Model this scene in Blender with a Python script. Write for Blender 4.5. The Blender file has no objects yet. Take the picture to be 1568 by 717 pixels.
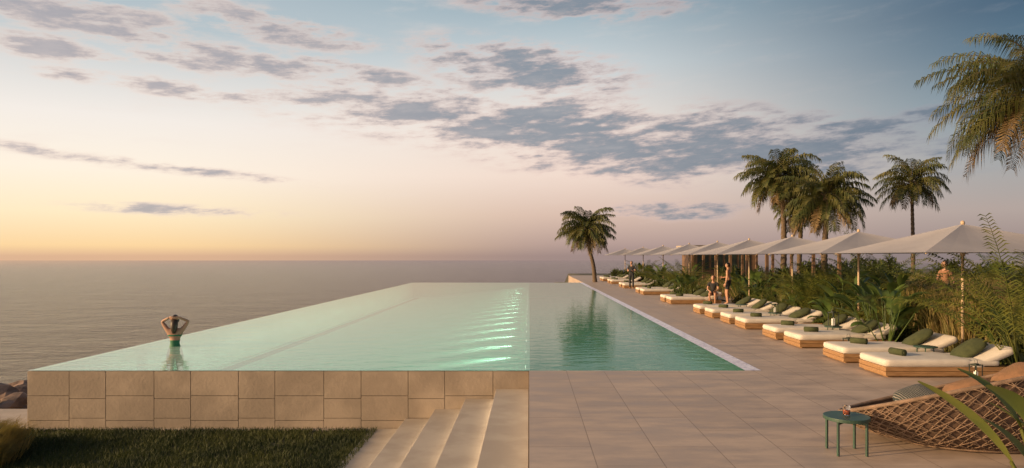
import bpy, math, random
import numpy as np
from mathutils import Vector, Matrix, noise
random.seed(7); np.random.seed(7)
scene=bpy.context.scene
C=bpy.context.collection
F=1045.0; H=2.0
ZOOM=(1.0,784,358.5)
def PX(x,Y): return (x-810)/F*Y
def lin(r,g,b):
    def c(v):
        v/=255.0
        return v/12.92 if v<=0.04045 else ((v+0.055)/1.055)**2.4
    return (c(r),c(g),c(b),1.0)
# ---------------------------------------------------------------- node helper
class S:
    def __init__(s,nt,sock): s.nt=nt; s.s=sock
    def _m(s,op,*a,clamp=False):
        n=s.nt.nodes.new('ShaderNodeMath'); n.operation=op; n.use_clamp=clamp
        for i,x in enumerate((s,)+a):
            if isinstance(x,S): s.nt.links.new(x.s,n.inputs[i])
            else: n.inputs[i].default_value=x
        return S(s.nt,n.outputs[0])
    def __add__(s,o): return s._m('ADD',o)
    __radd__=__add__
    def __mul__(s,o): return s._m('MULTIPLY',o)
    __rmul__=__mul__
    def __sub__(s,o): return s._m('SUBTRACT',o)
    def __truediv__(s,o): return s._m('DIVIDE',o)
def mixc(nt,f,a,b,bt='MIX'):
    n=nt.nodes.new('ShaderNodeMix'); n.data_type='RGBA'; n.blend_type=bt
    for i,x in ((0,f),(6,a),(7,b)):
        if isinstance(x,S): nt.links.new(x.s,n.inputs[i])
        elif isinstance(x,bpy.types.NodeSocket): nt.links.new(x,n.inputs[i])
        else: n.inputs[i].default_value=x
    return n.outputs[2]
def smooth(nt,x,a,b,o0=0.0,o1=1.0):
    n=nt.nodes.new('ShaderNodeMapRange'); n.interpolation_type='SMOOTHSTEP'
    nt.links.new(x.s,n.inputs[0]); n.inputs[1].default_value=a; n.inputs[2].default_value=b
    n.inputs[3].default_value=o0; n.inputs[4].default_value=o1
    return S(nt,n.outputs[0])
def newmat(name):
    m=bpy.data.materials.new(name); m.use_nodes=True
    nt=m.node_tree; nt.nodes.clear()
    out=nt.nodes.new('ShaderNodeOutputMaterial')
    return m,nt,out
def nz(nt,vec,scale,detail=4,rough=.55):
    n=nt.nodes.new('ShaderNodeTexNoise'); n.inputs['Scale'].default_value=scale
    n.inputs['Detail'].default_value=detail; n.inputs['Roughness'].default_value=rough
    if vec is not None: nt.links.new(vec,n.inputs['Vector'])
    return S(nt,n.outputs[0])
def mat(name,c1,c2=None,scale=5,rough=.7,bump=0.0,bscale=None,stretch=(1,1,1),trans=0.0,emit=None,metal=0,spec=.5):
    m,nt,out=newmat(name)
    tc=nt.nodes.new('ShaderNodeTexCoord'); mp=nt.nodes.new('ShaderNodeMapping')
    nt.links.new(tc.outputs['Object'],mp.inputs[0]); mp.inputs['Scale'].default_value=stretch
    p=nt.nodes.new('ShaderNodeBsdfPrincipled'); p.inputs['Roughness'].default_value=rough
    p.inputs['Metallic'].default_value=metal
    p.inputs['Specular IOR Level'].default_value=spec
    c1=tuple(c1)+(1,) if len(c1)==3 else c1
    if c2 is None: c2=tuple(x*.8 for x in c1[:3])+(1,)
    c2=tuple(c2)+(1,) if len(c2)==3 else c2
    f=smooth(nt,nz(nt,mp.outputs[0],scale,3),.35,.65)
    col=mixc(nt,f,c1,c2); nt.links.new(col,p.inputs['Base Color'])
    if bump:
        b=nt.nodes.new('ShaderNodeBump'); b.inputs['Strength'].default_value=bump; b.inputs['Distance'].default_value=.02
        nt.links.new(nz(nt,mp.outputs[0],bscale or scale*6,4).s,b.inputs['Height']); nt.links.new(b.outputs[0],p.inputs['Normal'])
    if emit: p.inputs['Emission Color'].default_value=emit[0]; p.inputs['Emission Strength'].default_value=emit[1]
    sh=p.outputs[0]
    if trans:
        t=nt.nodes.new('ShaderNodeBsdfTranslucent'); nt.links.new(col,t.inputs[0])
        mx=nt.nodes.new('ShaderNodeMixShader'); mx.inputs[0].default_value=trans
        nt.links.new(sh,mx.inputs[1]); nt.links.new(t.outputs[0],mx.inputs[2]); sh=mx.outputs[0]
    nt.links.new(sh,out.inputs[0])
    return m
# ---------------------------------------------------------------- mesh builder
class MB:
    def __init__(s): s.v=[];s.f=[];s.m=[]
    def add(s,vs,fs,mi=0):
        o=len(s.v); s.v.extend([tuple(x) for x in vs]); s.f.extend([tuple(i+o for i in f) for f in fs]); s.m.extend([mi]*len(fs))
    def box(s,x0,x1,y0,y1,z0,z1,mi=0):
        s.add([(x0,y0,z0),(x1,y0,z0),(x1,y1,z0),(x0,y1,z0),(x0,y0,z1),(x1,y0,z1),(x1,y1,z1),(x0,y1,z1)],
              [(0,3,2,1),(4,5,6,7),(0,1,5,4),(1,2,6,5),(2,3,7,6),(3,0,4,7)],mi)
    def tube(s,pts,rads,seg=8,mi=0,cap=True):
        pts=[Vector(p) for p in pts]
        if not hasattr(rads,'__len__'): rads=[rads]*len(pts)
        vs=[];n=len(pts); ref=None
        for i,p in enumerate(pts):
            t=(pts[min(i+1,n-1)]-pts[max(i-1,0)]).normalized()
            if ref is None: ref=Vector((0,0,1)) if abs(t.z)<.9 else Vector((1,0,0))
            a=t.cross(ref).normalized(); b=t.cross(a).normalized()
            if abs(t.dot(ref))>.97: ref=Vector((0,1,0)) if abs(t.y)<.9 else Vector((1,0,0)); a=t.cross(ref).normalized(); b=t.cross(a).normalized()
            for k in range(seg):
                an=2*math.pi*k/seg; vs.append(p+(a*math.cos(an)+b*math.sin(an))*rads[i])
        fs=[(i*seg+k,i*seg+(k+1)%seg,(i+1)*seg+(k+1)%seg,(i+1)*seg+k) for i in range(n-1) for k in range(seg)]
        if cap: fs+= [tuple(range(seg))[::-1],tuple((n-1)*seg+k for k in range(seg))]
        s.add(vs,fs,mi)
    def sell(s,c,r,e1=1.,e2=1.,mi=0,nu=20,nv=12,rot=None,fn=None):
        def p(a,e): return math.copysign(abs(a)**e,a)
        vs=[]
        for j in range(nv+1):
            la=-math.pi/2+math.pi*j/nv
            for i in range(nu):
                lo=2*math.pi*i/nu
                v=Vector((r[0]*p(math.cos(la),e1)*p(math.cos(lo),e2),r[1]*p(math.cos(la),e1)*p(math.sin(lo),e2),r[2]*p(math.sin(la),e1)))
                if fn: v=fn(v)
                if rot: v=rot@v
                vs.append(v+Vector(c))
        fs=[(j*nu+i,j*nu+(i+1)%nu,(j+1)*nu+(i+1)%nu,(j+1)*nu+i) for j in range(nv) for i in range(nu)]
        s.add(vs,fs,mi)
    def mesh(s,name,mats,smoothf=False):
        me=bpy.data.meshes.new(name); me.from_pydata(s.v,[],s.f)
        for m in mats: me.materials.append(m)
        me.polygons.foreach_set('material_index',s.m)
        me.polygons.foreach_set('use_smooth',[smoothf]*len(s.f)); me.update(); return me
    def ob(s,name,mats,smoothf=False,parent=None,bevel=0):
        return mkob(name,s.mesh(name,mats,smoothf),parent,bevel)
def mkob(name,me,parent=None,bevel=0,loc=(0,0,0),rot=(0,0,0),sc=1):
    o=bpy.data.objects.new(name,me); C.objects.link(o); o.location=loc; o.rotation_euler=rot; o.scale=(sc,)*3
    if parent: o.parent=parent
    if bevel:
        b=o.modifiers.new('b','BEVEL'); b.width=bevel; b.segments=2; b.limit_method='ANGLE'
    return o
def empty(name,loc=(0,0,0),rz=0,sc=1):
    e=bpy.data.objects.new(name,None); C.objects.link(e); e.location=loc; e.rotation_euler=(0,0,rz); e.scale=(sc,)*3; e.empty_display_size=.2
    return e
# ---------------------------------------------------------------- camera
cam=bpy.data.cameras.new('camera'); co=bpy.data.objects.new('camera',cam); C.objects.link(co)
co.location=(0,0,H); co.rotation_euler=(math.radians(90),0,0)
zk,zx,zy=ZOOM
cam.lens=24*zk; cam.sensor_width=36; cam.shift_x=(zx-810)/1568*zk; cam.shift_y=(392-zy)/1568*zk; cam.clip_end=20000; cam.clip_start=.05
scene.camera=co
scene.view_settings.view_transform='Standard'; scene.view_settings.look='None'; scene.view_settings.exposure=0
# ---------------------------------------------------------------- sun & sky
SAZ=math.radians(-106); SEL=math.radians(15)
sl=bpy.data.lights.new('sun','SUN'); sl.energy=5.0; sl.angle=math.radians(.6); sl.color=(1,.66,.34)
so=bpy.data.objects.new('sun',sl); C.objects.link(so)
sd=Vector((math.sin(SAZ)*math.cos(SEL),math.cos(SAZ)*math.cos(SEL),math.sin(SEL)))
so.rotation_euler=sd.to_track_quat('Z','Y').to_euler(); so.location=(-30,0,20)
w=bpy.data.worlds.new("World"); scene.world=w; w.use_nodes=True
nt=w.node_tree; nt.nodes.clear()
wo=nt.nodes.new('ShaderNodeOutputWorld'); bg=nt.nodes.new('ShaderNodeBackground'); nt.links.new(bg.outputs[0],wo.inputs[0])
tc=nt.nodes.new('ShaderNodeTexCoord'); sx=nt.nodes.new('ShaderNodeSeparateXYZ'); nt.links.new(tc.outputs['Generated'],sx.inputs[0])
X,Y,Z=[S(nt,sx.outputs[i]) for i in range(3)]
az=X._m('ARCTAN2',Y); el=Z._m('ARCSINE')
hl=(X*X+Y*Y)._m('SQRT')._m('MAXIMUM',.001)
def angto(a): return ((X*math.sin(a)+Y*math.cos(a))/hl)._m('MAXIMUM',-1.)._m('MINIMUM',1.)._m('ARCCOSINE')
dd=angto(math.radians(-70))
def pix(x,y):
    a=math.atan((x-810)/F); return a, math.atan((392-y)/F*math.cos(a))
EM=0.7
def ramp(x,stops):
    r=nt.nodes.new('ShaderNodeValToRGB'); nt.links.new(((el/EM)._m('MAXIMUM',0.)).s,r.inputs[0])
    st=[(max(0,pix(x,y)[1]/EM) if y is not None else 1.0,c) for y,c in stops]
    cr=r.color_ramp; cr.elements[0].position=st[0][0]; cr.elements[0].color=lin(*st[0][1])
    cr.elements[1].position=st[-1][0]; cr.elements[1].color=lin(*st[-1][1])
    for p,c in st[1:-1]:
        e=cr.elements.new(p); e.color=lin(*c)
    return r.outputs[0]
rl=ramp(0,[(398,(222,180,146)),(375,(252,214,160)),(320,(255,234,196)),(250,(255,241,222)),(160,(244,236,228)),(80,(218,218,216)),(0,(182,195,201)),(None,(118,140,162))])
rm=ramp(784,[(398,(158,136,132)),(375,(180,154,147)),(330,(216,187,172)),(270,(240,217,203)),(190,(238,226,216)),(100,(204,211,213)),(0,(150,173,185)),(None,(90,114,140))])
rr=ramp(1568,[(398,(138,124,124)),(370,(156,138,136)),(320,(176,160,154)),(250,(164,164,164)),(150,(122,143,155)),(60,(88,114,133)),(0,(72,98,120)),(None,(60,82,110))])
t1=smooth(nt,dd,math.radians(38),math.radians(76)); t2=smooth(nt,dd,math.radians(72),math.radians(108))
col=mixc(nt,t2,mixc(nt,t1,rl,rm),rr)
# clouds
cv=nt.nodes.new('ShaderNodeCombineXYZ'); nt.links.new((az*5.0).s,cv.inputs[0]); nt.links.new((el*22.0+az*-1.2).s,cv.inputs[1])
n1=nz(nt,cv.outputs[0],1.7,6,.62)
cv2=nt.nodes.new('ShaderNodeCombineXYZ'); nt.links.new((az*16.0).s,cv2.inputs[0]); nt.links.new((el*60.0+az*-3.0).s,cv2.inputs[1])
n2=nz(nt,cv2.outputs[0],1.8,4,.65)
pv_=nt.nodes.new('ShaderNodeCombineXYZ'); nt.links.new(az.s,pv_.inputs[0]); nt.links.new(el.s,pv_.inputs[1])
blobs=[(900,200,440,44,.09,1.0),(1010,236,290,40,.08,1.0),(1190,225,190,34,.06,.9),(660,176,240,20,.07,.95),(800,104,145,34,.12,1.0),
 (90,14,190,28,.05,1.0),(190,58,90,18,.15,.9),(90,75,110,18,.0,.85),(370,95,120,19,.05,1.),(420,42,140,20,.1,.85),(270,135,150,12,.06,.85),(110,115,50,10,0,.85),
 (300,262,190,8,.08,.70),(90,236,130,9,.12,.55),(270,322,170,9,.02,.58),(870,6,150,20,.05,1.),(560,112,120,13,.15,.75),(250,88,100,13,.1,.85),
 (1480,170,90,22,.0,.85),(1310,200,130,15,.05,.85),(1040,322,140,16,-.05,.7)]
msk=None
for (x,y,hw,hh,sl_,wt) in blobs:
    a0,e0=pix(x,y); ca=math.cos(a0)
    mp=nt.nodes.new('ShaderNodeMapping'); mp.vector_type='TEXTURE'; nt.links.new(pv_.outputs[0],mp.inputs[0])
    mp.inputs['Location'].default_value=(a0,e0,0); mp.inputs['Rotation'].default_value=(0,0,-math.atan(sl_)); mp.inputs['Scale'].default_value=(hw/F*ca*ca,hh/F*ca,1)
    ln=nt.nodes.new('ShaderNodeVectorMath'); ln.operation='LENGTH'; nt.links.new(mp.outputs[0],ln.inputs[0])
    g=smooth(nt,S(nt,ln.outputs['Value']),1.9,.0,0.,wt)
    msk=g if msk is None else msk._m('MAXIMUM',g)
msk=msk._m('MAXIMUM',smooth(nt,Y,.15,-.2)*.5*smooth(nt,el,.05,.3))
cd=msk*.66+(n1-.5)*2.0*smooth(nt,msk,0.0,.45)+(n2-.5)*1.0*smooth(nt,msk,0.0,.5)
dens=smooth(nt,cd,.04,.58)
core=smooth(nt,cd,.16,.75)
warm=mixc(nt,t1,lin(240,216,202),mixc(nt,t2,lin(228,198,188),lin(146,150,160)))
grey=mixc(nt,t1,lin(170,165,170),mixc(nt,t2,lin(128,138,150),lin(94,110,128)))
ccol=mixc(nt,core,warm,grey)
col=mixc(nt,dens*.9,col,ccol)
veil=smooth(nt,n1,.5,.8)*.25*smooth(nt,el,.03,.12)
col=mixc(nt,veil,col,mixc(nt,t2,lin(240,222,212),lin(150,156,164)))
# bright glow of the sky around the low sun (out of view to the left)
ds=angto(SAZ); glow=smooth(nt,ds,math.radians(58),math.radians(5))*smooth(nt,el,.75,.0)*smooth(nt,el,-.05,.02)
gc=mixc(nt,glow,(0,0,0,1),(5.6,3.7,2.1,1)); col=mixc(nt,1.0,col,gc,'ADD')
sky=nt.nodes.new('ShaderNodeTexSky'); sky.sky_type='NISHITA'; sky.sun_disc=False; sky.sun_elevation=SEL; sky.sun_rotation=SAZ
col=mixc(nt,.004,col,sky.outputs[0],'ADD')
nt.links.new(col,bg.inputs[0]); bg.inputs[1].default_value=1.0
# ---------------------------------------------------------------- materials
M={}
M['deckedge']=mat('stone_edge',(.42,.35,.28),(.36,.30,.24),2,.75,.15,40)
M['wallstone']=mat('wall_stone',(.38,.305,.23),(.28,.225,.17),1.3,.8,.3,18)
M['tread']=mat('tread_stone',(.41,.35,.28),(.34,.285,.225),2,.75,.1,40)
M['pooltile']=mat('pool_tile',(.48,.82,.66),(.42,.78,.60),1.2,.5)
M['dark']=mat('dark_metal',(.03,.04,.03),None,5,.4)
M['greenmetal']=mat('green_metal',(.04,.085,.06),(.035,.07,.05),5,.4)
M['wood']=mat('amber_wood',(.36,.205,.09),(.25,.135,.055),3,.5,.2,20,(1,8,12))
M['dwood']=mat('brown_timber',(.20,.115,.06),(.13,.075,.04),3,.6,.2,20,(8,8,1))
M['polewood']=mat('pole_wood',(.50,.38,.25),(.42,.3,.19),3,.5,0,None,(8,8,1))
M['cushion']=mat('white_fabric',(.60,.55,.48),(.54,.49,.43),4,.9,.15,60)
M['green_fabric']=mat('green_fabric',(.060,.070,.026),(.04,.05,.018),8,.95,.3,80)
M['canopy']=mat('canopy_fabric',(.38,.36,.37),(.35,.33,.34),1,.9,.05,60,trans=.12)
M['trunk']=mat('palm_bark',(.16,.115,.075),(.08,.055,.035),8,.95,.6,30,(1,1,3))
M['palm']=mat('palm_leaf',(.14,.13,.034),(.065,.085,.024),1.2,.5,trans=.3)
M['palm_dry']=mat('dry_palm_leaf',(.24,.16,.07),(.15,.10,.04),2,.8,trans=.2)
M['areca']=mat('areca_leaf',(.17,.175,.035),(.085,.12,.024),2.,.45,trans=.35)
M['banana']=mat('broad_leaf',(.10,.15,.035),(.05,.09,.024),3,.35,trans=.3)
M['grass']=mat('tall_grass',(.30,.225,.07),(.12,.12,.035),.8,.7,trans=.3)
M['plume']=mat('grass_plume',(.44,.31,.16),(.30,.20,.10),3,.9,trans=.3)
M['lawn']=mat('lawn_blade',(.072,.085,.018),(.03,.045,.011),1.1,.7,trans=.25)
M['shrub']=mat('shrub_leaf',(.11,.125,.03),(.05,.075,.018),2.5,.5,trans=.3)
M['soil']=mat('soil',(.10,.08,.05),(.05,.05,.025),.6,.95,.5,6)
M['rock']=mat('rock',(.24,.155,.11),(.11,.075,.055),2.5,.9,.7,10)
M['skin']=mat('skin',(.42,.23,.145),(.38,.20,.125),3,.5)
M['hair']=mat('dark_hair',(.03,.018,.01),(.05,.03,.015),20,.45)
M['swim']=mat('green_swimsuit',(.015,.15,.07),None,5,.6)
M['black']=mat('dark_cloth',(.025,.025,.028),None,9,.85)
M['brown']=mat('brown_shirt',(.30,.15,.08),None,9,.85)
M['white']=mat('white_paint',(.75,.74,.72),(.7,.69,.68),9,.6)
M['lip']=mat('lips',(.35,.10,.08),None,9,.5)
M['ledlens']=mat('lamp_lens',(.9,.9,.85),None,5,.4,emit=((1,.97,.85,1),2.0))
M['ledstrip']=mat('led_strip',(.9,.8,.6),None,5,.4,emit=((1,.78,.5,1),2.5))
M['flame']=mat('candle',(.9,.8,.6),None,5,.4,emit=((1,.7,.35,1),2.0))
def deckmat():
    m,nt,out=newmat('deck_paving'); tc=nt.nodes.new('ShaderNodeTexCoord'); sp=nt.nodes.new('ShaderNodeSeparateXYZ'); nt.links.new(tc.outputs['Object'],sp.inputs[0])
    cb=nt.nodes.new('ShaderNodeCombineXYZ'); nt.links.new(sp.outputs[1],cb.inputs[0]); nt.links.new(sp.outputs[0],cb.inputs[1])
    br=nt.nodes.new('ShaderNodeTexBrick'); nt.links.new(cb.outputs[0],br.inputs[0])
    br.inputs['Color1'].default_value=(.46,.36,.285,1); br.inputs['Color2'].default_value=(.425,.33,.26,1); br.inputs['Mortar'].default_value=(.25,.19,.145,1)
    br.inputs['Scale'].default_value=1; br.inputs['Mortar Size'].default_value=.005; br.inputs['Mortar Smooth'].default_value=.2
    br.inputs['Brick Width'].default_value=1.3; br.inputs['Row Height'].default_value=.65; br.offset=.5
    mp=nt.nodes.new('ShaderNodeMapping'); nt.links.new(tc.outputs['Object'],mp.inputs[0]); mp.inputs['Scale'].default_value=(.5,1.4,1)
    f=smooth(nt,nz(nt,mp.outputs[0],1.9,7,.68),.32,.68)
    c=mixc(nt,1.0,br.outputs[0],mixc(nt,f,(.74,.73,.73,1),(1.08,1.07,1.05,1)),'MULTIPLY')
    p=nt.nodes.new('ShaderNodeBsdfPrincipled'); nt.links.new(c,p.inputs['Base Color'])
    nt.links.new((f*.25+.42).s,p.inputs['Roughness']); p.inputs['Specular IOR Level'].default_value=.4
    b=nt.nodes.new('ShaderNodeBump'); b.inputs['Strength'].default_value=.25; b.inputs['Distance'].default_value=.01
    nt.links.new((S(nt,br.outputs[1])*-1.0+nz(nt,tc.outputs['Object'],25,4)*.35).s,b.inputs['Height']); nt.links.new(b.outputs[0],p.inputs['Normal'])
    nt.links.new(p.outputs[0],out.inputs[0]); return m
M['deck']=deckmat()
def watermat():
    m,nt,out=newmat('pool_water'); tc=nt.nodes.new('ShaderNodeTexCoord')
    mp=nt.nodes.new('ShaderNodeMapping'); nt.links.new(tc.outputs['Object'],mp.inputs[0]); mp.inputs['Scale'].default_value=(.7,1.2,1)
    h=nz(nt,mp.outputs[0],2.2,3,.5)+nz(nt,mp.outputs[0],7,2,.5)*.25
    b=nt.nodes.new('ShaderNodeBump'); b.inputs['Strength'].default_value=.38; b.inputs['Distance'].default_value=.026; nt.links.new(h.s,b.inputs['Height'])
    g=nt.nodes.new('ShaderNodeBsdfGlossy'); g.inputs['Roughness'].default_value=.03; nt.links.new(b.outputs[0],g.inputs['Normal'])
    t=nt.nodes.new('ShaderNodeBsdfTransparent'); t.inputs[0].default_value=(.76,.97,.87,1)
    sp=nt.nodes.new('ShaderNodeSeparateXYZ'); nt.links.new(tc.outputs['Object'],sp.inputs[0])
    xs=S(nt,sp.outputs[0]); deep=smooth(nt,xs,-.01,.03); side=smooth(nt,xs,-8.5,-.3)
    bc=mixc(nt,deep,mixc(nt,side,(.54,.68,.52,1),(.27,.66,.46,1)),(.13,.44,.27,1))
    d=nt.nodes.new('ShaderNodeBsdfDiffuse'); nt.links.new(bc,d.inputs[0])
    em=nt.nodes.new('ShaderNodeEmission'); nt.links.new(bc,em.inputs[0]); em.inputs[1].default_value=.16  # added glow standing in for underwater lamp light scattered in the water
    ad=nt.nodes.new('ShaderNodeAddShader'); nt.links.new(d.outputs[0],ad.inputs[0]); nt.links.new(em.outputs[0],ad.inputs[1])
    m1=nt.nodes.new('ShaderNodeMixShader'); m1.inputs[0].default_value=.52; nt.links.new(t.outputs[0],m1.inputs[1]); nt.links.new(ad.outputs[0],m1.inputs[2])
    fr=nt.nodes.new('ShaderNodeFresnel'); fr.inputs[0].default_value=1.31; nt.links.new(b.outputs[0],fr.inputs['Normal'])
    mx=nt.nodes.new('ShaderNodeMixShader'); nt.links.new((S(nt,fr.outputs[0])*.92).s,mx.inputs[0]); nt.links.new(m1.outputs[0],mx.inputs[1]); nt.links.new(g.outputs[0],mx.inputs[2])
    nt.links.new(mx.outputs[0],out.inputs[0]); return m
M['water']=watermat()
def seamat():
    m,nt,out=newmat('sea_water'); tc=nt.nodes.new('ShaderNodeTexCoord')
    mp=nt.nodes.new('ShaderNodeMapping'); nt.links.new(tc.outputs['Object'],mp.inputs[0]); mp.inputs['Scale'].default_value=(.45,1,1); mp.inputs['Rotation'].default_value=(0,0,.25)
    h=nz(nt,mp.outputs[0],.5,6,.66)*1.6+nz(nt,mp.outputs[0],.09,3,.5)*2.5
    b=nt.nodes.new('ShaderNodeBump'); b.inputs['Strength'].default_value=1; b.inputs['Distance'].default_value=1.3; nt.links.new(h.s,b.inputs['Height'])
    p=nt.nodes.new('ShaderNodeBsdfPrincipled'); p.inputs['Base Color'].default_value=(.055,.036,.036,1); p.inputs['Roughness'].default_value=.14; p.inputs['IOR'].default_value=1.33
    p.inputs['Specular Tint'].default_value=(1.0,.80,.73,1)
    nt.links.new(b.outputs[0],p.inputs['Normal'])
    # aerial haze painted into the sea as emission, by distance from the origin
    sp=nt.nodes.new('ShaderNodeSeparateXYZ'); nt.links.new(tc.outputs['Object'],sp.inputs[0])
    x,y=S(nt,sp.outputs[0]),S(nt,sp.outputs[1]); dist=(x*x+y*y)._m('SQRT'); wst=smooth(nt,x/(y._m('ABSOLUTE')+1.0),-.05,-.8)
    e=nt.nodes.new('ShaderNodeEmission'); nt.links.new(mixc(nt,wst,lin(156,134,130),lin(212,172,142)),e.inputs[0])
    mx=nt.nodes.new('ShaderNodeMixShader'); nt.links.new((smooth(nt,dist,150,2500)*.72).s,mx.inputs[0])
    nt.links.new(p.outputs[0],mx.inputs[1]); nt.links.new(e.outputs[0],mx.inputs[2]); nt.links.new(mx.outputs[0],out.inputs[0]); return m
M['sea']=seamat()
def guttermat():
    m,nt,out=newmat('gutter_mosaic'); tc=nt.nodes.new('ShaderNodeTexCoord')
    v=nt.nodes.new('ShaderNodeTexVoronoi'); v.inputs['Scale'].default_value=18; nt.links.new(tc.outputs['Object'],v.inputs['Vector'])
    hs=nt.nodes.new('ShaderNodeSeparateColor'); nt.links.new(v.outputs['Color'],hs.inputs[0])
    col=mixc(nt,S(nt,hs.outputs[0]),(.78,.74,.78,1),(.44,.40,.50,1))
    p=nt.nodes.new('ShaderNodeBsdfPrincipled'); nt.links.new(col,p.inputs['Base Color']); p.inputs['Roughness'].default_value=.3
    nt.links.new(col,p.inputs['Emission Color']); p.inputs['Emission Strength'].default_value=.10  # tiles glow faintly, the channel's LED light put into their own colour
    nt.links.new(p.outputs[0],out.inputs[0]); return m
M['gutter']=guttermat()
# ---------------------------------------------------------------- sea and ground
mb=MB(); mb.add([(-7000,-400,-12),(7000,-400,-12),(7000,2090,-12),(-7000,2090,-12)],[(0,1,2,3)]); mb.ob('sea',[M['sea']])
PL,PR,PF,PB=-8.75,4.05,11.9,51.0   # pool bounds
def gh(x,y):
    n=noise.noise(Vector((x*.25,y*.25,0)))*.5+noise.noise(Vector((x*.9,y*.9,3)))*.12
    low=-1.06
    if x>0.2 and (y<11 or x>4.4): z=-.06
    else: z=low
    d=max(0,-13.5-x, (y-13.6) if x<-8.9 else 0, (y-51.3) if x<3 else 0, y-80)
    if d>0: z=z-min(18,d*1.1+n*1.5)
    if x>18: z+=min(.6,(x-18)*.02)
    return max(z,-18)
mb=MB(); xs=sorted(set([-120,-90,-60,-40,-30,-25]+[ -22+i*.8 for i in range(16)]+[-9.2,-8.3,-4,-2,.1,.3,3,4.2,4.6,6,9,12,15,20,30,45,70,110,200,400]))
ys=sorted(set([-200,-60,-20,0,5,10.5,11.2,11.6]+[12.2+i*.7 for i in range(20)]+[28,32,38,44,50,51.4,52,53,55,58,62,70,80,84,90,100,140]))
vs=[(x,y,gh(x,y)) for y in ys for x in xs]; nx=len(xs)
mb.add(vs,[(j*nx+i,j*nx+i+1,(j+1)*nx+i+1,(j+1)*nx+i) for j in range(len(ys)-1) for i in range(nx-1)])
mb.ob('ground',[M['soil']],True)
mb=MB(); mb.add([(-11,3,-1.03),(-2.6,3,-1.03),(-2.6,11.86,-1.03),(-11,11.86,-1.03)],[(0,1,2,3)])
def blades(mb,pts,h,w,mi=0,lean=.35,mi2=None):
    for (x,y,z) in pts:
        hh=h*random.uniform(.55,1.15); a=random.uniform(0,6.283); ca,sa=math.cos(a),math.sin(a)
        l=random.gauss(0,lean)*hh; l2=random.gauss(0,lean)*hh; ww=w*random.uniform(.6,1.2)
        mb.add([(x-ca*ww/2,y-sa*ww/2,z),(x+ca*ww/2,y+sa*ww/2,z),(x+l*.4+ca*ww*.4,y+l2*.4+sa*ww*.4,z+hh*.55),(x+l*.4-ca*ww*.4,y+l2*.4-sa*ww*.4,z+hh*.55),(x+l,y+l2,z+hh)],
               [(0,1,2,3),(3,2,4)],mi if (mi2 is None or random.random()>.12) else mi2)
pts=[]
while len(pts)<50000:
    x=random.uniform(-9.6,-2.62); y=random.uniform(8.6,11.84)
    if noise.noise(Vector((x*1.5,y*1.5,1)))>-.35 or random.random()<.5: pts.append((x,y,-1.03))
blades(mb,pts,.085,.011,1)
mb.ob('lawn',[M['soil'],M['lawn']])
mb=MB(); mb.box(-13.2,PL-.02,11.95,13.4,-1.5,-1.0); mb.ob('stone_path',[M['deckedge']],bevel=.01)
def rock(c,r,seed):
    import bmesh
    bm=bmesh.new(); bmesh.ops.create_icosphere(bm,subdivisions=3,radius=1)
    for v in bm.verts:
        d=1+noise.noise(v.co*1.1+Vector((seed,0,0)))*.6+noise.noise(v.co*3+Vector((0,seed,0)))*.18
        v.co=Vector((v.co.x*r*d*1.25,v.co.y*r*d,v.co.z*r*d*.75))
    me=bpy.data.meshes.new('rock'); bm.to_mesh(me); bm.free(); me.materials.append(M['rock'])
    mkob('rock',me,loc=c,rot=(0,0,seed))
for i in range(30):
    x=random.uniform(-16.5,-11.0); y=random.uniform(14.1,18.5)
    rock((x,y,-1.28-(y-14)*.13+random.uniform(-.1,.15)),random.uniform(.28,.5),i*1.7)
# ---------------------------------------------------------------- pool
pool=empty('infinity_pool')
mb=MB()
mb.box(PL,PR,PF+.12,PB,-1.4,-1.10)
mb.box(PL+.12,PR-.1,PF+.10,PF+.14,-1.1,-.02); mb.box(PL+.02,PL+.14,PF+.14,PB-.1,-1.1,-.012); mb.box(PR-.1,PR,PF+.14,PB-.1,-1.1,-.012); mb.box(PL+.02,PR,PB-.1,PB,-1.1,-.012)
y0,y1=PF+.15,PB-.12
prof=[(-.07,-.25),(-1.0,-.33),(-2.5,-.52),(-4.5,-.78),(-6.5,-.98),(-8.55,-1.095)]
vs=[]
for (x,z) in prof: vs+=[(x,y0,z),(x,y1,z)]
mb.add(vs,[(2*i,2*i+1,2*i+3,2*i+2) for i in range(len(prof)-1)])
mb.ob('basin',[M['pooltile']],True,parent=pool)
mb=MB(); mb.box(-.06,.02,PF+.15,PB-.12,-1.09,-.05); mb.ob('divider_wall',[M['pooltile']],parent=pool)
mb=MB(); mb.box(PL,0,PF+.06,PF+.10,-6,-.012); mb.box(PL,PL+.02,PF+.1,PB,-6,-.014); mb.box(PL+.02,PR,PB+.002,PB+.04,-6,-.014); mb.ob('outer_wall',[M['wallstone']],parent=pool)
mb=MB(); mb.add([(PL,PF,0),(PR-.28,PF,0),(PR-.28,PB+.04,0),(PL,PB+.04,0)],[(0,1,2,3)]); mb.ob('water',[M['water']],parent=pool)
mb=MB(); mb.add([(PR-.28,PF,.004),(PR,PF,.004),(PR,PB+.04,.004),(PR-.28,PB+.04,.004)],[(0,1,2,3)]); mb.ob('gutter',[M['gutter']],parent=pool)
jx=[34,106,162,236,292,365,421,496,553,625,681,755,810]; sc=F/PF
mb=MB()
for i in range(12):
    a=(jx[i]-810)/sc; b=(jx[i+1]-810)/sc
    if i==0: a=PL
    wide=(i%2==0); zs=[-.012,-.44,-.87,-1.03] if wide else [-.012,-.49,-.83,-1.03]
    for k in range(3):
        mb.box(a+.004,b-.004,PF+random.uniform(0,.003),PF+.058,zs[k+1]+.004,zs[k]-.004 if k else zs[k])
mb.ob('facing_tiles',[M['wallstone']],parent=pool,bevel=.003)
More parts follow.
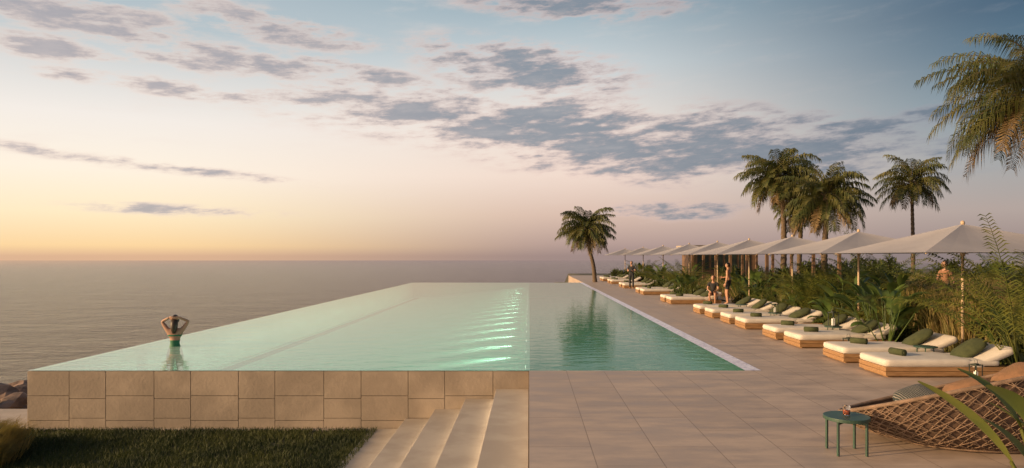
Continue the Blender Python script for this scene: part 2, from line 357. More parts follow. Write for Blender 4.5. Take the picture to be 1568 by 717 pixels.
mb=MB(); mb.box(PL-.03,-2.72,PF-.09,PF-.004,-1.06,-.995); mb.ob('plinth_kerb',[M['deckedge']],bevel=.006)
mb=MB(); y=13.2
while y<50:
    mb.sell((-.065,y,-.15),(.012,.05,.03),1,1,0,12,8)
    l=bpy.data.lights.new('pool_lamp','SPOT'); l.energy=720; l.spot_size=math.radians(46); l.spot_blend=1; l.color=(1,.98,.88); l.shadow_soft_size=.03
    o=bpy.data.objects.new('pool_lamp_light',l); C.objects.link(o); o.location=(-.09,y,-.10); o.parent=pool
    o.rotation_euler=Vector((1,0,.12)).to_track_quat('Z','Y').to_euler()
    y+=2.05
mb.ob('lamp_lenses',[M['ledlens']],parent=pool)
# ---------------------------------------------------------------- deck & stairs
mb=MB(); mb.box(0,14,-4,PF-.002,-1.1,0); mb.box(PR+.002,8.15,PF-.002,70,-1.1,0); mb.box(8.15,9.6,26.5,70,-.3,-.001); mb.box(0,PR+.002,PF-.002,PF+.095,-1.1,-.008)
mb.ob('pool_deck',[M['deck']])
tx=[-2.71,-2.13,-1.61,-1.08,-.545]; tz=[-1.01,-.84,-.67,-.49,-.32]; tx.append(-.003)
st=empty('garden_stairs')
mb=MB(); ml=MB()
for i in range(5):
    mb.box(tx[i]-.03,tx[i+1]-.002,2.5,PF-.01,tz[i]-.05,tz[i]); mb.box(tx[i],tx[i+1]-.002,2.5,PF-.012,-1.3,tz[i]-.052)
    xx=tx[i+1]; zz=(tz[i+1] if i<4 else 0)-.055
    if i<4: ml.box(xx-.025,xx-.008,2.6,PF-.02,zz-.006,zz+.003)
    l=bpy.data.lights.new('led','AREA'); l.shape='RECTANGLE'; l.size=.03; l.size_y=9; l.energy=3.8 if i<4 else 4; l.color=(1,.80,.54)
    o=bpy.data.objects.new('led_light',l); C.objects.link(o); o.location=(xx-.035,7.2,zz-.012); o.parent=st
    o.rotation_euler=(0,math.radians(20),0)
mb.ob('treads',[M['tread']],parent=st,bevel=.006); ml.ob('led_strips',[M['ledstrip']],parent=st)
# ---------------------------------------------------------------- vegetation
def frond(mb,p0,a,el0,L,droop,nl,ll,lw,mi=0,mr=1,rr=.02,start=.18,fold=.45):
    p=Vector(p0); pts=[p.copy()]; N=9; tw=random.uniform(-.25,.25)
    for i in range(N):
        t=(i+.5)/N; e=el0-droop*t**1.25; e=max(e,-1.45); aa=a+tw*t
        p=p+Vector((math.cos(aa)*math.cos(e),math.sin(aa)*math.cos(e),math.sin(e)))*(L/N); pts.append(p.copy())
    mb.tube(pts,[rr*(1-.85*i/N) for i in range(N+1)],4,mr,False)
    for i in range(nl):
        t=start+(1-start)*i/(nl-1); q=t*N; k=min(int(q),N-1); pos=pts[k].lerp(pts[k+1],q-k); T=(pts[k+1]-pts[k]).normalized()
        Sd=T.cross(Vector((0,0,1)))
        if Sd.length<.05: Sd=Vector((math.sin(a),-math.cos(a),0))
        Sd.normalize(); U=Sd.cross(T)
        le=ll*(.35+.65*math.sin(math.pi*min(1,(.12+t*.85))))*random.uniform(.85,1.1)
        for sg in (-1,1):
            d=(Sd*sg*.8+T*random.uniform(.45,.75)+U*random.uniform(-.05,.35)).normalized()
            md=pos+d*le*.5; tp=pos+d*le*.85-Vector((0,0,le*fold*random.uniform(.6,1.3)))
            wv=T*lw*.5
            mb.add([pos-wv*.5,pos+wv*.5,md+wv,md-wv,tp],[(0,1,2,3),(3,2,4)],mi)
def palm(loc,trunk,r,nf,nl,ll,lw,seed,trad=.13):
    random.seed(seed); e=empty('palm_tree',loc)
    mb=MB(); P=[Vector(t) for t in trunk]; pts=[];rad=[]
    n=44
    for i in range(n+1):
        q=i/n*(len(P)-1); k=min(int(q),len(P)-2); f=q-k
        a=P[max(k-1,0)];b=P[k];c=P[k+1];d=P[min(k+2,len(P)-1)]
        pt=.5*((2*b)+(-a+c)*f+(2*a-5*b+4*c-d)*f*f+(-a+3*b-3*c+d)*f**3)
        pts.append(pt); rad.append(trad*(1.35-.5*i/n if i>4 else 1.6-.06*i)*(1.08 if i%2 else .92))
    for j in range(5): pts.append(pts[-1]+Vector((0,0,.09))); rad.append(trad*(1.35-.15*j))
    mb.tube(pts,rad,10,0); mb.ob('trunk',[M['trunk']],True,parent=e)
    top=P[-1]+Vector((0,0,.3)); mb=MB()
    for i in range(nf):
        u=i/(nf-1); el0=math.radians(84-112*u**.9+random.uniform(-8,8)); a=i*2.39996+random.uniform(-.25,.25)
        L=r*random.uniform(1.0,1.5)*(1.0-.18*u)
        frond(mb,top+Vector((math.cos(a)*.08,math.sin(a)*.08,-.35*u)),a,el0,L,math.radians(random.uniform(75,125)-48*u),nl,ll,lw,0 if u<.90 else 2,1,.025,.14,.75)
    mb.ob('crown',[M['palm'],M['trunk'],M['palm_dry']],parent=e)
palm((PX(911,52.5),52.5,-.05),[(0,0,0),(-.12,0,1.3),(-.45,0,2.7),(-.62,0,3.95)],1.9,58,32,.66,.065,1,.13)
palm((PX(1198,46),46,-.05),[(0,0,0),(.1,0,2.5),(.05,0,5),(-.2,0,7.1)],2.3,58,34,.78,.075,2,.16)
palm((PX(1262,43),43,-.05),[(0,0,0),(0,0,2),(.1,0,4),(.15,0,5.5)],2.35,58,34,.78,.075,3,.16)
palm((PX(1224,48),48,-.05),[(0,0,0),(0,0,2),(.1,0,4),(.1,0,5.1)],1.7,34,30,.65,.07,13,.14)
palm((PX(1398,48),48,-.05),[(0,0,0),(0,0,2.5),(-.05,0,5),(-.1,0,7.0)],2.1,50,32,.66,.065,4,.11)
palm((PX(1606,23),23,-.05),[(0,0,0),(0,0,2.5),(-.1,0,5),(-.2,0,7.3)],2.8,84,50,.78,.038,5,.16)
def areca(seed,h=2.2,n=22):
    random.seed(seed); mb=MB()
    for i in range(n):
        a=random.uniform(0,6.283); r=random.uniform(0,.18)
        frond(mb,(math.cos(a)*r,math.sin(a)*r,0),a+random.uniform(-.4,.4),math.radians(random.uniform(58,86)),h*random.uniform(.6,1.15),math.radians(random.uniform(40,95)),30,.38,.028,0,1,.016,.3,.3)
    return mb.mesh('areca',[M['areca'],M['areca']])
AR=[areca(20+i,2.1+.25*i) for i in range(4)]
def paddle(mb,p0,a,el0,L,ll,lw,droop):
    p=Vector(p0); d=Vector((math.cos(a)*math.cos(el0),math.sin(a)*math.cos(el0),math.sin(el0)))
    q=p+d*L; mb.tube([p,p+d*L*.5,q],[.02,.015,.01],5,0,False)
    N=8; e=el0-.2; row=[]; c=q.copy(); Sd=Vector((-math.sin(a),math.cos(a),0)); tilt=random.uniform(-.5,.5)
    for i in range(N+1):
        t=i/N; wdt=lw*math.sin(math.pi*min(1,max(0,(t*.93+.035))))**.7*.5
        T=Vector((math.cos(a)*math.cos(e),math.sin(a)*math.cos(e),math.sin(e))); U=Sd.cross(T); s2=(Sd*math.cos(tilt)+U*math.sin(tilt))
        row.append([c+s2*wdt+U*-wdt*.35,c.copy(),c-s2*wdt+U*-wdt*.35]); c=c+T*(ll/N); e-=droop/N
    vs=[v for r_ in row for v in r_]
    mb.add(vs,[(i*3+k,i*3+k+1,i*3+k+4,i*3+k+3) for i in range(N) for k in range(2)],0)
def banana(seed,h=1.2,n=15):
    random.seed(seed); mb=MB()
    for i in range(n):
        a=random.uniform(0,6.283); r=random.uniform(0,.12)
        paddle(mb,(math.cos(a)*r,math.sin(a)*r,0),a,math.radians(random.uniform(55,86)),h*random.uniform(.45,1),random.uniform(.5,.75),random.uniform(.2,.3),random.uniform(.5,1.6))
    return mb.mesh('banana',[M['banana']],True)
BN=[banana(40+i,1.15+.1*i) for i in range(3)]
def shrub(seed,r=(.8,.7,.55),n=2400,ls=.10):
    random.seed(seed); mb=MB(); k=0
    while k<n:
        d=Vector([random.gauss(0,1) for _ in range(3)]).normalized(); rr=random.uniform(.35,1)**.5
        sc_=1+noise.noise(d*1.8+Vector((seed,0,0)))*.7
        p=Vector((d.x*r[0],d.y*r[1],abs(d.z)*r[2]*1.5))*rr*sc_
        if noise.noise(p*3.2+Vector((seed,5,0)))<-.12: k+=.3; continue
        a=Vector([random.gauss(0,1) for _ in range(3)]).normalized(); b=a.cross(Vector((0,0,1))).normalized(); l=ls*random.uniform(.6,1.4)
        mb.add([p-a*l,p+b*l*.35,p+a*l,p-b*l*.35],[(0,1,2,3)],0); k+=1
    return mb.mesh('shrub',[M['shrub']])
SH=[shrub(60+i) for i in range(3)]
random.seed(99)
def put(name,me,X_,Y_,s=1,z=-.05): mkob(name,me,loc=(X_,Y_,z),rot=(0,0,random.uniform(0,6.28)),sc=s)
for (x,y,s,k) in [(1568,11.3,.95,3),(1590,12.6,1.1,2),(1395,18.0,1.12,0),(1285,20,1.0,1),(1262,21,.95,2),(1240,20.5,.75,3),(1345,22,1.0,3),(1215,27,.9,1),(1330,25,1.0,2),(1190,24,.65,0),
    (1160,27,.75,1),(1130,31,.8,2),(1050,36,.85,3),(1030,40,.85,0),(1010,44,.85,1),(990,50,.9,2),(1060,33,.65,0),(1412,25,.9,0),(1540,24,1.05,3),(1380,30,1.1,1),(1310,17.2,.7,0),(1375,15.6,.7,2)]:
    put('areca_palm',AR[k],PX(x,y),y,s)
for (x,y,s,k) in [(1358,14.8,.95,0),(1340,15.8,.95,1),(1372,16.6,1.05,2),(1300,18.6,1.0,2),(1275,17.6,.75,0),(1235,21.5,.85,1),(1212,20.8,.65,0),(1152,26.8,.95,0),(1170,25.9,.8,2),(1135,30,.9,1),(1055,35,1.0,2),(1043,33,.7,1),(1013,42,1.,0),(980,52,1.,1),(1545,12.9,.75,2)]:
    put('banana_plant',BN[k],PX(x,y),y,s)
for (x,y,s,k) in [(1388,15.6,.55,0),(1320,17.3,.5,1),(1255,20,.6,2),(1228,22.5,.65,0),(1195,23,.5,1),(1180,26,.65,1),(1140,29,.6,2),(1065,32,.7,0),(1045,34.5,.7,1),(1025,38,.7,2),(1000,45,.9,0),(1005,40,.7,1),(975,50,.9,1),(960,56,1,2),(945,60,1,0),
    (1480,13.9,.35,1),(1520,13.0,.4,2),(1440,15.0,.4,0),(1590,12.0,.8,0),
    (1240,33,1.3,0),(1280,34,1.4,1),(1320,33,1.4,2),(1365,33,1.4,0),(1410,32,1.3,1),(1490,33,1.3,2),(1535,32,1.3,0),(1580,31,1.4,1),(1200,40,1.4,2),(1160,44,1.4,0),(1120,50,1.4,1),(1300,40,1.9,1),(1350,42,1.9,2),(1450,42,1.8,1),(1520,42,1.9,0),(1080,55,1.4,2),(1250,45,1.9,0)]:
    put('shrub',SH[k],PX(x,y),y,s)
random.seed(5); mb=MB(); pts=[]
while len(pts)<26000:
    y=random.uniform(13.4,30); x=random.uniform(max(8.6,PX(1375,y)),PX(1620,y))
    if noise.noise(Vector((x*1.3,y*1.3,2)))>-.15 or random.random()<.25: pts.append((x,y,-.05))
blades(mb,pts,1.25,.022,0,.2,1)
mb.ob('ornamental_grass',[M['grass'],M['plume']])
random.seed(6); mb=MB(); pts=[]
while len(pts)<9000:
    y=random.uniform(17,60); x=random.uniform(8.7,12)+ (random.uniform(-.2,1) if y<30 else random.uniform(0,3))
    if noise.noise(Vector((x*1.3,y*1.3,2)))>-.05: pts.append((x,y,-.05))
blades(mb,pts,.75,.03,0,.3,1); mb.ob('border_grass',[M['grass'],M['plume']])
random.seed(8); mb=MB()
for i in range(1500):
    a=random.uniform(0,6.283); r=abs(random.gauss(0,.22)); x=r*math.cos(a); y=r*math.sin(a); h=random.uniform(.35,.8); o=random.uniform(.15,.6)
    mb.add([(x-.008,y,0),(x+.008,y,0),(x+math.cos(a)*o*.4+.008,y+math.sin(a)*o*.4,h*.65),(x+math.cos(a)*o*.4-.008,y+math.sin(a)*o*.4,h*.65),(x+math.cos(a)*o,y+math.sin(a)*o,h*.8)],[(0,1,2,3),(3,2,4)],0)
me=mb.mesh('tuft',[M['grass']])
for (x,y,s) in [(-8.1,10.35,.75),(-7.75,9.8,.65),(-8.6,10.7,.7)]: mkob('grass_tussock',me,loc=(x,y,-1.03),rot=(0,0,x),sc=s)
random.seed(9); mb=MB()
for i in range(16):
    a=i*2.4; paddle(mb,(0,0,0),a,math.radians(random.uniform(62,84)),random.uniform(.4,.8),random.uniform(.4,.6),.10,random.uniform(.3,1.0))
mkob('strap_leaf_plant',mb.mesh('leaves',[M['areca']],True),loc=(3.36,4.2,0),sc=1.22)
# ---------------------------------------------------------------- furniture
def rotm(ax,deg): return Matrix.Rotation(math.radians(deg),3,ax)
mb=MB()
for k in range(2): mb.box(0,2.1,0,.92,.03+k*.075,.03+k*.075+.068)
mb.box(.06,2.04,.05,.87,0,.03); mb.box(.02,2.08,.02,.9,.09,.17)
BW=mb.mesh('bed_base',[M['wood']])
mb=MB(); mb.sell((.72,.46,.235),(.74,.475,.075),.35,.16,0,40,12)
mb.sell((1.78,.46,.30),(.40,.46,.07),.4,.18,0,36,12,rot=rotm('Y',-23)); mb.sell((1.5,.46,.235),(.40,.465,.06),.4,.18,0,36,12)
MT=mb.mesh('mattress',[M['cushion']],True)
def pil(v):
    k=1-.35*(abs(v.x)/.30)**3*(abs(v.y)/.22)**3; return Vector((v.x*k,v.y*k,v.z*(1+.05*math.sin(v.x*30))))
mb=MB(); mb.sell((0,0,0),(.31,.20,.075),.9,.5,0,28,14,fn=pil); PW=mb.mesh('pillow',[M['green_fabric']],True)
mb=MB(); mb.tube([(0,-.15,0),(0,-.148,0),(0,.148,0),(0,.15,0)],[.045,.058,.058,.045],18); mb.tube([(0,-.155,0),(0,.155,0)],[.025,.025],12); TW=mb.mesh('towel',[M['green_fabric']],True)
def bed(y,x=5.85,pill=True):
    e=empty('sun_lounger',(x,y,0),random.uniform(-.012,.012))
    mkob('wood_base',BW,e,.006); mkob('mattress',MT,e)
    if pill:
        mkob('pillow',PW,e,loc=(1.62,.42+random.uniform(-.07,.07),.41),rot=(math.radians(8),math.radians(-30+random.uniform(-8,8)),random.uniform(-.35,.35)))
        mkob('rolled_towel',TW,e,loc=(.42+random.uniform(-.08,.08),.46,.364),rot=(0,0,math.radians(random.uniform(10,80))) )
random.seed(3)
for y in [11.2,12.7,14.75,16.2,18.5,19.95,21.8,23.4,28.2,29.5,35.0,36.5,42,43.5,48.5,50,54,55.5]: bed(y)
def umbrella(Y_,X_=8.45):
    e=empty('parasol',(X_,Y_,0)); mb=MB(); a=1.75; N=8; z0=2.06; z1=2.62
    for q in range(4):
        R=Matrix.Rotation(q*math.pi/2,3,'Z'); vs=[];fs=[]
        for i in range(N+1):
            t=i/N
            for j in range(N+1):
                s=-1+2*j/N; sag=.05*math.sin(math.pi*t)*(1-s*s)
                vs.append(R@Vector((s*a*t,-(a*t)+.03*(1-s*s)*t,z1+(z0-z1)*t-sag)))
        for i in range(N):
            for j in range(N):
                k=i*(N+1)+j; fs.append((k,k+1,k+N+2,k+N+1))
        mb.add(vs,fs)
    mb.ob('canopy',[M['canopy']],False,parent=e)
    mb=MB()
    mb.tube([(0,0,-.02),(0,0,2.58)],.027,12); mb.sell((0,0,2.64),(.04,.04,.05),1,1,0,12,8)
    for q in range(4):
        R=Matrix.Rotation(q*math.pi/2,3,'Z'); mb.tube([R@Vector((0,0,2.56)),R@Vector((a*.98,a*.98,z0-.02))],.012,6)
        mb.tube([R@Vector((0,0,2.05)),R@Vector((a*.5,a*.5,2.31))],.01,6)
    mb.tube([(0,0,2.0),(0,0,2.1)],.045,12)
    mb.ob('pole',[M['polewood']],True,parent=e)
    mb=MB(); mb.box(-.28,.28,-.28,.28,0.002,.05); mb.ob('base',[M['dark']],parent=e,bevel=.01)
for y in [13.3,17.5,21.9,26.2,30.6,36,43,50.5,60]: umbrella(y)
def side(X_,Y_,h=.27,r=.2):
    e=empty('side_table',(X_,Y_,0)); mb=MB(); mb.tube([(0,0,h-.02),(0,0,h-.018),(0,0,h-.002),(0,0,h)],[r-.004,r,r,r-.004],28)
    for k in range(3):
        a=k*2.094; mb.tube([(math.cos(a)*r*.75,math.sin(a)*r*.75,h-.02),(math.cos(a)*r*.85,math.sin(a)*r*.85,0)],.009,6)
    mb.ob('table',[M['greenmetal']],True,parent=e)
def lantern(X_,Y_,z=0,s=1):
    e=empty('lantern',(X_,Y_,z),.3,s); mb=MB(); a=.065; h=.26
    for x in(-a,a):
        for y in(-a,a): mb.box(x-.006,x+.006,y-.006,y+.006,.02,h)
    mb.box(-a-.01,a+.01,-a-.01,a+.01,0,.02); mb.box(-a-.01,a+.01,-a-.01,a+.01,h,h+.015); mb.box(-a*.5,a*.5,-a*.5,a*.5,h+.015,h+.03)
    mb.tube([(-.04,0,h+.03),(-.03,0,h+.09),(.03,0,h+.09),(.04,0,h+.03)],.004,5)
    mb.ob('frame',[M['dark']],parent=e); mb=MB(); mb.tube([(0,0,.02),(0,0,.15)],.035,14); mb.tube([(0,0,.15),(0,0,.175)],[.008,.002],8,1)
    mb.ob('candle',[M['white'],M['flame']],parent=e)
side(7.2,12.4,.36); side(7.1,15.92,.36); side(7.1,19.7,.36); side(7.2,23.1,.36)
lantern(PX(1494,10.95),10.95,0,.95); lantern(7.1,15.92,.36,1.2); lantern(6.6,14.1,0,1.1); lantern(7.1,19.7,.36,.9)
tb=empty('stool_table',(PX(1296,6.95),6.95,0),.35); mb=MB(); h=.375; r=.222
mb.tube([(0,0,h-.035),(0,0,h-.033),(0,0,h-.002),(0,0,h)],[r-.004,r,r,r-.006],40)
for k in range(4):
    a=k*math.pi/2+.4; c,s=math.cos(a),math.sin(a); mb.box(c*r*.9-.011,c*r*.9+.011,s*r*.9-.011,s*r*.9+.011,0,h-.036)
mb.tube([(math.cos(.4)*r*.88,math.sin(.4)*r*.88,h-.06),(-math.cos(.4)*r*.88,-math.sin(.4)*r*.88,h-.06)],.009,8)
mb.tube([(-math.sin(.4)*r*.88,math.cos(.4)*r*.88,h-.062),(math.sin(.4)*r*.88,-math.cos(.4)*r*.88,h-.062)],.009,8)
mb.ob('top_and_legs',[M['greenmetal']],parent=tb,bevel=.003)
gm,gnt,go=newmat('glass'); gp=gnt.nodes.new('ShaderNodeBsdfPrincipled'); gp.inputs['Transmission Weight'].default_value=1; gp.inputs['Roughness'].default_value=.02; gp.inputs['Base Color'].default_value=(.95,.97,.97,1); gnt.links.new(gp.outputs[0],go.inputs[0])
dm=mat('drink',(.45,.12,.05),None,4,.2)
mb=MB(); mb.tube([(0,0,.376),(0,0,.475)],[.032,.038],20,0,False); mb.tube([(0,0,.378),(0,0,.384)],.032,20,0); mb.ob('drinking_glass',[gm],True,parent=tb)
mb=MB(); mb.tube([(0,0,.386),(0,0,.435)],[.029,.032],20,0); mb.ob('drink',[dm],True,parent=tb)
# woven basket daybed
bd=empty('woven_basket_daybed',(4.84,7.40,0),math.radians(-3))
RA,RB=1.40,.86
def shell(th,v,off=0):
    c,s=math.cos(th),math.sin(th)
    zr=.62+.32*c-.22*s
    k=.60+.40*math.sin(v*math.pi/2)**.8
    return Vector(((RA+off)*k*c,(RB+off)*k*s,.03+(zr-.03)*v**1.25))
mweave=mat('rope_weave',(.235,.155,.105),(.15,.10,.065),9,.8,.3,60); mfab=mat('basket_backing',(.11,.068,.045),(.075,.045,.03),6,.9,.4,50)
mb=MB(); NT,NV=64,14
vs=[shell(2*math.pi*i/NT,j/NV,-.012) for j in range(NV+1) for i in range(NT)]
mb.add(vs,[(j*NT+i,j*NT+(i+1)%NT,(j+1)*NT+(i+1)%NT,(j+1)*NT+i) for j in range(NV) for i in range(NT)])
mb.add([shell(2*math.pi*i/NT,0,-.012) for i in range(NT)],[tuple(range(NT))])
mb.ob('backing_shell',[mfab],True,parent=bd)
mb=MB(); ns=64
for k in range(ns):
    t0=2*math.pi*k/ns
    for dr in (1,-1):
        mb.tube([shell(t0+dr*.62*v/8,v/8,.006 if dr>0 else .012) for v in range(9)],.0048,6,0)
        if k%2==0: mb.tube([shell(t0+.1+dr*1.25*v/8,v/8,.018) for v in range(9)],.004,6,0)
mb.tube([shell(2*math.pi*i/64,1,.0) for i in range(65)],.022,10,0)
mb.tube([shell(2*math.pi*i/64,0,.01) for i in range(65)],.02,8,0)
mb.ob('rope_weave',[mweave],True,parent=bd)
mstripe,snt,sout=newmat('striped_cushion'); stc=snt.nodes.new('ShaderNodeTexCoord'); wv=snt.nodes.new('ShaderNodeTexWave'); wv.inputs['Scale'].default_value=14; wv.inputs['Distortion'].default_value=4; snt.links.new(stc.outputs['Object'],wv.inputs[0])
sp_=snt.nodes.new('ShaderNodeBsdfPrincipled'); snt.links.new(mixc(snt,smooth(snt,S(snt,wv.outputs[1]),.6,.75),(.02,.03,.03,1),(.22,.20,.17,1)),sp_.inputs['Base Color']); sp_.inputs['Roughness'].default_value=.9; snt.links.new(sp_.outputs[0],sout.inputs[0])
mb=MB(); mb.sell((.05,0,.22),(.95,.58,.12),.4,.8,0,40,10); mb.ob('seat_cushion',[M['dwood']],True,parent=bd)
mrust=mat('rust_fabric',(.25,.13,.065),(.18,.10,.05),8,.9,.3,70)
for (x,y,z,rx,ry,rz,mm) in [(-.62,-.05,.46,20,-15,15,mstripe),(-.12,-.1,.54,25,-20,-10,mrust),(.45,0,.66,25,-30,5,mrust)]:
    mb=MB(); mb.sell((0,0,0),(.24,.2,.08),.9,.45,0,28,14,fn=pil); o=mb.ob('throw_pillow',[mm],True,parent=bd); o.location=(x,y,z); o.rotation_euler=(math.radians(rx),math.radians(ry),math.radians(rz))
# ---------------------------------------------------------------- pavilion
pv=empty('timber_pavilion'); mb=MB()
for y in [33,36,39,42,45,48]:
    for x in [11.5,15]: mb.box(x-.07,x+.07,y-.07,y+.07,-.1,2.4)
for x in [11.5,15]: mb.box(x-.05,x+.05,32.6,48.4,2.402,2.5)
for i in range(40): mb.box(11.0,15.5,32.7+i*.4,32.76+i*.4,2.502,2.56)
mb.ob('frame',[M['dwood']],parent=pv)
bh=empty('beach_bar'); mb=MB(); mb.box(13,18,54,58,-.1,2.7); mb.box(12.6,18.4,53.5,58.4,2.702,2.85,1); mb.ob('walls_and_roof',[M['dwood'],M['deckedge']],parent=bh)
mb=MB()
for i in range(4): mb.box(13.3+i*1.1,14.2+i*1.1,53.95,53.99,.9,2.2)
mb.ob('openings',[M['dark']],parent=bh)
# ---------------------------------------------------------------- people
STAND=dict(pel=(0,0,.96),waist=(0,.005,1.10),chest=(0,0,1.30),neck=(0,0,1.46),head=(0,.015,1.60),
 shL=(-.175,0,1.40),elL=(-.23,-.02,1.12),wrL=(-.24,.06,.88),shR=(.175,0,1.40),elR=(.23,-.02,1.12),wrR=(.24,.06,.88),
 hipL=(-.09,0,.90),knL=(-.10,.02,.49),anL=(-.10,-.01,.09),toL=(-.12,.15,.03),hipR=(.09,0,.90),knR=(.10,.02,.49),anR=(.10,-.01,.09),toR=(.12,.15,.03))
RAD=dict(pel=.125,waist=.105,chest=.13,neck=.05,head=.05,shL=.062,elL=.042,wrL=.028,shR=.062,elR=.042,wrR=.028,hipL=.092,knL=.058,anL=.038,toL=.03,hipR=.092,knR=.058,anR=.038,toR=.03)
ED=[('pel','waist'),('waist','chest'),('chest','neck'),('neck','head'),('chest','shL'),('shL','elL'),('elL','wrL'),('chest','shR'),('shR','elR'),('elR','wrR'),
 ('pel','hipL'),('hipL','knL'),('knL','anL'),('anL','toL'),('pel','hipR'),('hipR','knR'),('knR','anR'),('anR','toR')]
def person(name,loc,rz,pose,top='skin',bottom='black',legs='skin',hair='short',female=False,sc=1.0,handdir=None,wl=.45,suit=None):
    J=dict(STAND); J.update(pose); e=empty(name,loc,rz,sc)
    keys=list(J); me=bpy.data.meshes.new('body'); me.from_pydata([J[k] for k in keys],[(keys.index(a),keys.index(b)) for a,b in ED],[])
    o=bpy.data.objects.new('body',me); C.objects.link(o)
    md=o.modifiers.new('s','SKIN'); md.use_smooth_shade=True
    for i,k in enumerate(keys):
        r=RAD[k]*(.9 if female else 1)
        if female and k in('hipL','hipR','pel'): r*=1.12
        if female and k=='waist': r*=.85
        sv=me.skin_vertices[0].data[i]; sv.radius=(r,r); sv.use_root=(k=='pel')
    ss=o.modifiers.new('ss','SUBSURF'); ss.levels=2; ss.render_levels=2
    dg=bpy.context.evaluated_depsgraph_get(); m2=bpy.data.meshes.new_from_object(o.evaluated_get(dg)); bpy.data.objects.remove(o)
    for mm in ('skin',top,bottom,legs): m2.materials.append(M[mm])
    segs=[(Vector(J[a]),Vector(J[b]),a,b) for a,b in ED]
    off={}
    for p in m2.polygons:
        c=p.center; best=None
        for A,B,a,b in segs:
            d=B-A; t=max(0,min(1,(c-A).dot(d)/d.length_squared)); q=(c-(A+d*t)).length-(RAD[a]*(1-t)+RAD[b]*t)
            if best is None or q<best[0]: best=(q,a,b,t)
        _,a,b,t=best; mi=0
        if b in('chest','neck','shL','shR') and not(b=='neck' and t>.6): mi=1
        elif a in('shL','shR') and t<.55: mi=1
        elif b=='waist': mi=1 if t>wl else 2
        elif b in('hipL','hipR') or (a in('hipL','hipR') and t<(.25 if female else .6)): mi=2
        elif a in('hipL','hipR','knL','knR'): mi=3
        if suit and mi<2 and b in('chest','waist','shL','shR','neck') and (c.z<suit[0] or suit[1]<c.z<suit[2]): mi=2
        p.material_index=mi; p.use_smooth=True
        nm=(None,top,bottom,legs)[mi] if mi else 'skin'
        if nm!='skin':
            for v in p.vertices: off[v]=1
    for v in off: m2.vertices[v].co+=m2.vertices[v].normal*.010
    b_=bpy.data.objects.new('body',m2); C.objects.link(b_); b_.parent=e
    hc=Vector(J['head'])+Vector((0,.01,.02))
    def hf(v):
        z=v.z/.115; k=1-.28*max(0,-z)**1.2; x=v.x*k; y=v.y*(1-.12*max(0,-z))
        if v.y>0:
            y+=.018*math.exp(-((v.x/.016)**2+((v.z+.015)/.022)**2)); y-=.010*(math.exp(-(((abs(v.x)-.03)/.014)**2+((v.z-.012)/.012)**2)))
            y+=.006*math.exp(-((v.x/.025)**2+((v.z+.058)/.01)**2))
        return Vector((x,y,v.z))
    mb=MB(); mb.sell(hc,(.074,.093,.115),1,1,0,32,24,fn=hf)
    for s in(-1,1): mb.sell(hc+Vector((s*.076,-.005,0)),(.01,.018,.03),1,1,0,10,8)
    for s in(-1,1): mb.sell(hc+Vector((s*.03,.078,.012)),(.012,.008,.007),1,1,1,10,8)
    mb.sell(hc+Vector((0,.083,-.055)),(.022,.008,.006),1,1,2,10,6)
    mb.ob('head',[M['skin'],M['hair'],M['lip']],True,parent=e)
    mb=MB()
    def hairf(v): return Vector((v.x,v.y if v.y<.03 else .03+(v.y-.03)*.7,v.z if v.z>-.03 else -.03+(v.z+.03)*.9))
    mb.sell(hc+Vector((0,-.018,.022)),(.084,.094,.11),1,1,0,24,16,fn=hairf)
    if hair=='long': mb.tube([hc+Vector((0,-.05,.02)),hc+Vector((0,-.085,-.08)),hc+Vector((0,-.10,-.18)),hc+Vector((0,-.11,-.28))],[.07,.078,.068,.03],14)
    if hair=='bun': mb.sell(hc+Vector((0,-.10,.06)),(.045,.045,.045),1,1,0,14,10)
    mb.ob('hair',[M['hair']],True,parent=e)
    mb=MB()
    for s,el_,wr in ((-1,'elL','wrL'),(1,'elR','wrR')):
        W=Vector(J[wr]); D=(W-Vector(J[el_])).normalized()
        if handdir: D=(Vector((handdir[0]*s,handdir[1],handdir[2]))).normalized()
        Nn=Vector((s,0,.01)); Nn=(Nn-D*Nn.dot(D)).normalized(); Sd=D.cross(Nn).normalized()
        if Sd.y<0: Sd=-Sd
        R=Matrix((Sd,Nn,D)).transposed()
        mb.sell(W+D*.045,(.038,.016,.055),.8,.8,0,14,10,rot=R)
        for f,(o_,L) in enumerate([(.027,.07),(.009,.08),(-.009,.075),(-.027,.058)]):
            b0=W+D*.085+Sd*o_; c1=-Nn*.012
            mb.tube([b0-D*.02,b0,b0+D*L*.45+c1*.6,b0+D*L*.8+c1*1.8,b0+D*L*.95+c1*2.6],[.009,.009,.0085,.0075,.005],7)
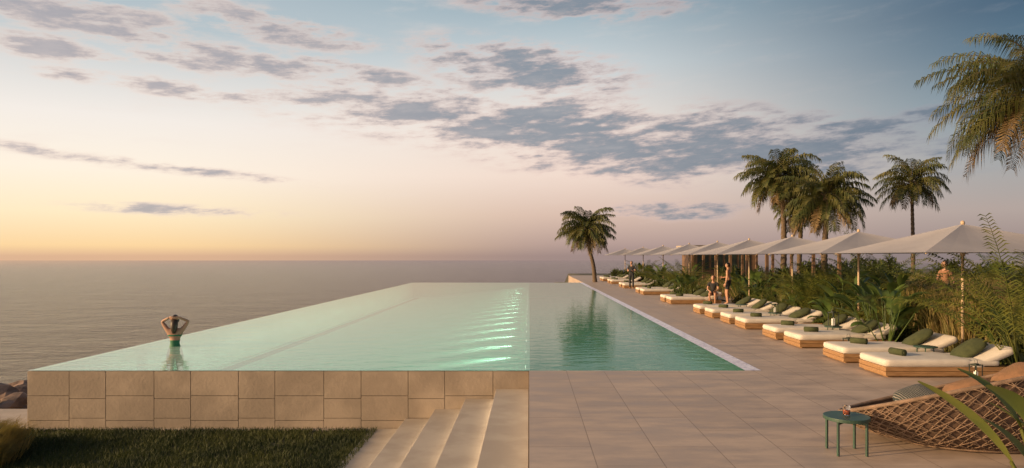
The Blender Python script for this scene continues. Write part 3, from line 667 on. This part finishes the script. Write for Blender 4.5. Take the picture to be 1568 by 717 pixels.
        b0=W+D*.03+Sd*.034; mb.tube([b0-Sd*.012,b0,b0+D*.03+Sd*.018-Nn*.008,b0+D*.055+Sd*.02-Nn*.015],[.011,.011,.009,.006],7)
    mb.ob('hands',[M['skin']],True,parent=e)
    return e
person('woman_bathing',(PX(268,15.1),15.1,-1.05),math.radians(12),dict(elL=(-.27,.03,1.60),wrL=(-.10,-.05,1.69),elR=(.27,.03,1.60),wrR=(.10,-.05,1.69),shL=(-.155,0,1.42),shR=(.155,0,1.42)),
   top='skin',bottom='swim',legs='swim',hair='long',female=True,handdir=(-.85,-.35,-.15),wl=.97,suit=(1.19,1.285,1.32))
person('man_standing',(PX(1115,28.0),28.0,0),math.radians(60),dict(elR=(.25,.02,1.13),wrR=(.16,.26,1.12),knR=(.10,.12,.50),anR=(.10,.06,.09),toR=(.11,.22,.03)),bottom='black',hair='short',sc=.99)
SIT=dict(pel=(0,0,.42),waist=(0,.01,.56),chest=(0,.03,.77),neck=(0,.05,.92),head=(0,.08,1.06),shL=(-.165,.03,.87),shR=(.165,.03,.87),elL=(-.22,.10,.62),elR=(.22,.10,.62),wrL=(-.13,.32,.55),wrR=(.13,.32,.55),
  hipL=(-.09,.03,.40),knL=(-.11,.42,.46),anL=(-.11,.40,.09),toL=(-.12,.55,.03),hipR=(.09,.03,.40),knR=(.11,.42,.46),anR=(.11,.40,.09),toR=(.12,.55,.03))
person('woman_seated',(PX(1092,28.45),28.45,0),math.radians(160),SIT,top='black',bottom='black',hair='bun',female=True,sc=1.0)
person('waiter',(PX(967,41.0),41.0,0),math.radians(160),dict(elR=(.24,.02,1.12),wrR=(.16,.26,1.15),elL=(-.24,.02,1.12),wrL=(-.16,.26,1.15)),top='black',bottom='black',legs='black',sc=.97)
person('man_walking',(PX(1447,23),23,.0),math.radians(100),dict(knL=(-.10,.16,.50),anL=(-.10,.22,.1),toL=(-.11,.37,.06),knR=(.10,-.02,.5),anR=(.1,-.25,.14),toR=(.11,-.14,.04),elL=(-.22,-.12,1.14),wrL=(-.22,-.08,.9),elR=(.22,.1,1.14),wrR=(.2,.25,.96)),top='brown',bottom='brown',legs='brown',sc=1.06)
